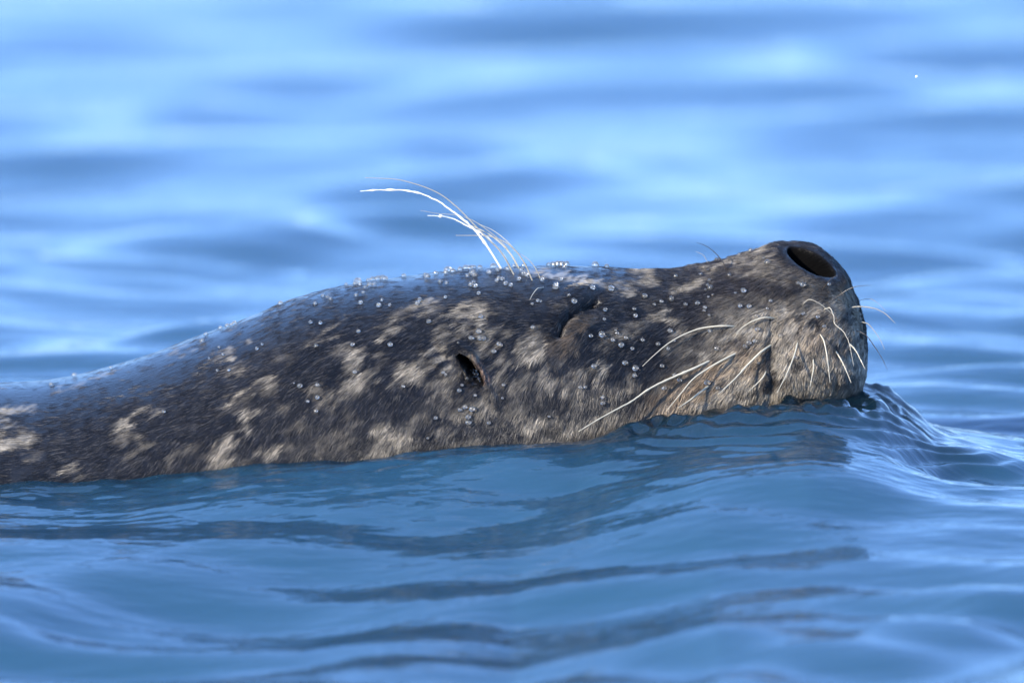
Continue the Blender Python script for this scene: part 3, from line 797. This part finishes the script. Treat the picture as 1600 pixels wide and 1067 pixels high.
# ------------------------------------------------------------------ water drops on the fur
DROPS = {
 'along the low neck ridge at the left': [(81, 603, 4), (116, 588, 4.5), (174, 576, 4), (257, 646, 3.5)],
 'on the slope of the nape': [(317, 535, 5), (322, 524, 4.5), (345, 514, 3.5), (356, 511, 4), (362, 509, 3), (367, 507, 4), (343, 544, 3), (349, 555, 3), (340, 580, 3), (358, 579, 3), (327, 561, 2.5), (402, 546, 3), (410, 539, 3), (439, 476, 6)],
 'in the clump on the back of the head': [(541, 446, 4), (559, 441, 6), (556, 445, 5), (563, 446, 5), (571, 451, 4), (576, 439, 4), (583, 438, 5), (591, 438, 5), (598, 436, 6), (602, 438, 5), (585, 447, 6), (578, 448, 5)],
 'on dark fur below the clump behind the crown': [(493, 476, 4), (505, 464, 4), (512, 466, 5), (517, 469, 5), (557, 463, 4), (568, 459, 3), (564, 475, 4), (597, 470, 3.5), (592, 479, 4), (609, 478, 3), (652, 476, 4), (656, 470, 4)],
 'scattered on the side of the head behind the ear': [(486, 505, 3.5), (501, 506, 3.5), (560, 519, 3.5), (494, 542, 4.5), (551, 541, 3.5), (610, 541, 4), (554, 583, 4.5), (630, 605, 3), (670, 504, 4.5), (696, 466, 3.5)],
 'in the small group on the dark neck fur': [(460, 600, 1.5), (469, 605, 4.5), (496, 603, 5), (496, 622, 4), (481, 628, 3.5), (494, 643, 4)],
 'on the crown just left of the brow whiskers': [(631, 433, 4), (665, 431, 5), (668, 435, 6), (681, 429, 4), (700, 425, 6), (697, 428, 5), (708, 426, 5), (719, 423, 5), (728, 421, 5), (735, 419, 6), (740, 420, 5), (750, 420, 4)],
 'on the shining crown below its outline': [(688, 442, 4), (698, 444, 4), (731, 433, 4), (739, 430, 6), (742, 432, 5), (740, 444, 6), (736, 447, 5), (743, 449, 4), (748, 460, 4.5), (751, 496, 4), (764, 428, 4)],
 'round the roots of the brow whiskers': [(771, 419, 5), (778, 424, 5), (779, 436, 4), (776, 440, 4), (785, 438, 4), (790, 445, 4), (798, 447, 4.5), (794, 423, 5), (803, 417, 4), (815, 425, 5), (818, 430, 6), (823, 432, 4), (811, 438, 4), (819, 415, 4), (847, 439, 5)],
 'above the ear opening': [(748, 521, 5), (750, 531, 6.5), (755, 531, 5), (736, 531, 4.5), (716, 537, 3), (779, 539, 4.5), (782, 541, 4), (771, 551, 4)],
 'beside and below the ear opening': [(692, 583, 4), (696, 586, 4), (729, 593, 4), (721, 603, 4), (717, 611, 4), (742, 618, 3.5), (786, 602, 4), (784, 622, 3)],
 'on the jaw fur near the water below the ear': [(726, 636, 4), (718, 640, 4.5), (737, 639, 5), (731, 651, 4.5), (731, 660, 5), (763, 660, 4.5), (680, 653, 5), (668, 684, 3.5)],
 'heaped on the forehead outline': [(858, 416, 4), (865, 414, 7), (872, 411, 7), (878, 413, 6), (885, 415, 6), (882, 419, 4), (930, 412, 6), (948, 417, 5)],
 'on the brow above the closed eye': [(831, 476, 3.5), (840, 471, 3.5), (845, 472, 3), (832, 514, 4), (877, 438, 4), (869, 447, 5), (868, 451, 5), (902, 448, 4), (889, 463, 3.5), (895, 472, 4.5), (925, 451, 4), (954, 453, 5)],
 'between the closed eye and the muzzle': [(1007, 465, 4.5), (1049, 469, 4.5), (1033, 474, 3.5), (1022, 478, 3), (945, 485, 4), (990, 485, 4), (992, 496, 4), (942, 501, 3.5), (1071, 478, 3.5), (1056, 434, 3.5)],
 'on the cheek below the closed eye': [(921, 526, 4), (938, 525, 6), (961, 518, 3), (963, 523, 4), (956, 533, 4), (977, 530, 4), (969, 541, 4.5), (987, 546, 4.5), (1003, 533, 4), (1027, 539, 4.5), (1046, 519, 4.5), (1043, 546, 4.5), (1052, 534, 3.5)],
 'low on the cheek near the longest whisker': [(926, 573, 4.5), (975, 568, 4.5), (991, 576, 5), (990, 587, 5), (1033, 572, 5), (1053, 586, 4), (1060, 593, 4.5), (905, 605, 4), (913, 605, 4), (940, 620, 4.5), (940, 629, 4), (1036, 606, 5), (857, 650, 3)],
 'among the pale whiskers beside the mouth': [(1103, 596, 5), (1120, 605, 4.5), (1184, 567, 4), (1119, 545, 4), (1109, 518, 4.5), (1169, 536, 4), (1179, 533, 4), (1163, 541, 4.5), (1183, 515, 4.5)],
 'on the bridge of the nose': [(1174, 390, 4), (1204, 382, 3.5), (1156, 397, 3), (1121, 403, 6), (1125, 405, 4), (1108, 413, 4.5), (1107, 424, 3.5), (1095, 431, 4.5), (1140, 432, 4.5), (1194, 405, 4), (1200, 413, 5)],
 'in the trail down the side of the snout': [(1109, 440, 4), (1106, 447, 4), (1110, 452, 5), (1103, 454, 3), (1114, 462, 4), (1107, 466, 3), (1090, 477, 4.5), (1101, 483, 4.5), (1100, 488, 3), (1108, 495, 4)],
 'on the upper muzzle behind the nostril': [(1162, 457, 4.5), (1149, 460, 2), (1156, 480, 4), (1170, 481, 4), (1204, 471, 4.5), (1198, 484, 3.5), (1181, 495, 4)],
 'on the muzzle pad under the nostril': [(1246, 445, 5), (1253, 447, 4.5), (1293, 445, 4), (1220, 525, 5), (1254, 491, 3.5), (1276, 496, 3.5), (1286, 510, 4), (1243, 557, 3.5)],
}
def drop_mesh(name, kind):
    nu, nv = 20, 12
    V = [(0, 0, 1)]
    r_ = random.Random(kind)
    lob = r_.random() * 6.28
    for j in range(1, nv):
        t = math.pi * j / nv
        for i in range(nu):
            a = 2 * math.pi * i / nu
            rr = 1 + (.06 * math.cos(2 * a + lob) + .03 * math.cos(3 * a)) * math.sin(t)
            z = math.cos(t)
            if kind >= 3 and z < 0:
                rr *= 1 + .45 * (-z)            # a bead that has spread at its foot
            V.append((math.sin(t) * math.cos(a) * rr, math.sin(t) * math.sin(a) * rr, z * (.86 if z < 0 else 1)))
    V.append((0, 0, -.86))
    F = [(0, 1 + i, 1 + (i + 1) % nu) for i in range(nu)]
    for j in range(nv - 2):
        for i in range(nu):
            a = 1 + j * nu + i; b = 1 + j * nu + (i + 1) % nu
            F.append((a, a + nu, b + nu, b))
    l = len(V) - 1; k0 = 1 + (nv - 2) * nu
    F += [(l, k0 + (i + 1) % nu, k0 + i) for i in range(nu)]
    o = mesh_obj(name, V, F, M_DROP)
    return o
protos = [drop_mesh('water_drop', k) for k in range(5)]
used = [False] * 5
ORD = ['leftmost', 'second from the left', 'third from the left', 'fourth from the left', 'fifth from the left', 'sixth from the left', 'seventh from the left',
       'eighth from the left', 'ninth from the left', 'tenth from the left', 'eleventh from the left', 'twelfth from the left', 'thirteenth from the left', 'fourteenth from the left', 'fifteenth from the left']
def put_drop(u, v, r, label, group):
    loc, n = cast(u, v)
    if loc is None: return
    topped = n[2] > .75
    k = random.choice([3, 4]) if topped else random.choice([0, 1, 2])
    if used[k]:
        o = protos[k].copy(); col.objects.link(o)
    else:
        o = protos[k]; used[k] = True
    rr = r / PPM * random.uniform(.66, 1.05)
    # a bead hanging on hair tips, its long axis a little off the skin
    nv = Vector(n)
    q = nv.to_track_quat('Z', 'Y')
    o.rotation_mode = 'QUATERNION'
    o.rotation_quaternion = q
    h = .82 if topped else .92
    o.scale = (rr * random.uniform(.92, 1.08), rr * random.uniform(.9, 1.05), rr * h)
    o.location = Vector(loc) + nv * (rr * .62 + (.0002 if topped else .0009))
    prop(o, label, 'water drop', group)
for reg, items in DROPS.items():
    items = sorted(items)
    for i, (u, v, r) in enumerate(items):
        sz = 'large bead' if r >= 5.5 else ('tiny bead' if r <= 3 else 'clear bead')
        lab = '%s %s %s' % (sz.replace('clear ', ''), ORD[i], reg)
        put_drop(u, v, r, lab, 'beads of water on the seal')
sp = protos[0].copy(); sp.data = protos[0].data.copy(); sp.data.materials[0] = simple('spray_glint_white', (.9, .9, .9), .1); col.objects.link(sp); sp.name = 'spray_drop'  # opaque white painted in place of a clear drop's sun glint
sp.location = Vector(at(1432, 120, -.03)); sp.scale = (.00065, .00065, .00065)
prop(sp, 'single tiny bright drop of spray in the air above the snout', 'spray drop')

# froth lodged in the ear opening
fv_, ff_ = [], []
base = drop_mesh('froth', 1)
bm_v = np.array([v.co[:] for v in base.data.vertices]); bm_f = [tuple(p.vertices) for p in base.data.polygons]
bpy.data.objects.remove(base)
for k in range(46):
    t = random.random()
    u = 739 + 10 * t + random.uniform(-4, 4); v = 576 + 18 * t + random.uniform(-4, 4)
    loc, n = cast(u, v)
    if loc is None: continue
    r = random.uniform(.0003, .0006)
    c = loc + np.array([0, -1, 0]) * random.uniform(.001, .003)
    o_ = len(fv_)
    fv_ += [tuple(c + r * q) for q in bm_v]
    ff_ += [tuple(i + o_ for i in f) for f in bm_f]
fo = mesh_obj('froth', fv_, ff_, glass_material('froth_water', .05))
prop(fo, 'fine dark froth of bubbles caught in the ear opening', 'froth', kind='stuff')
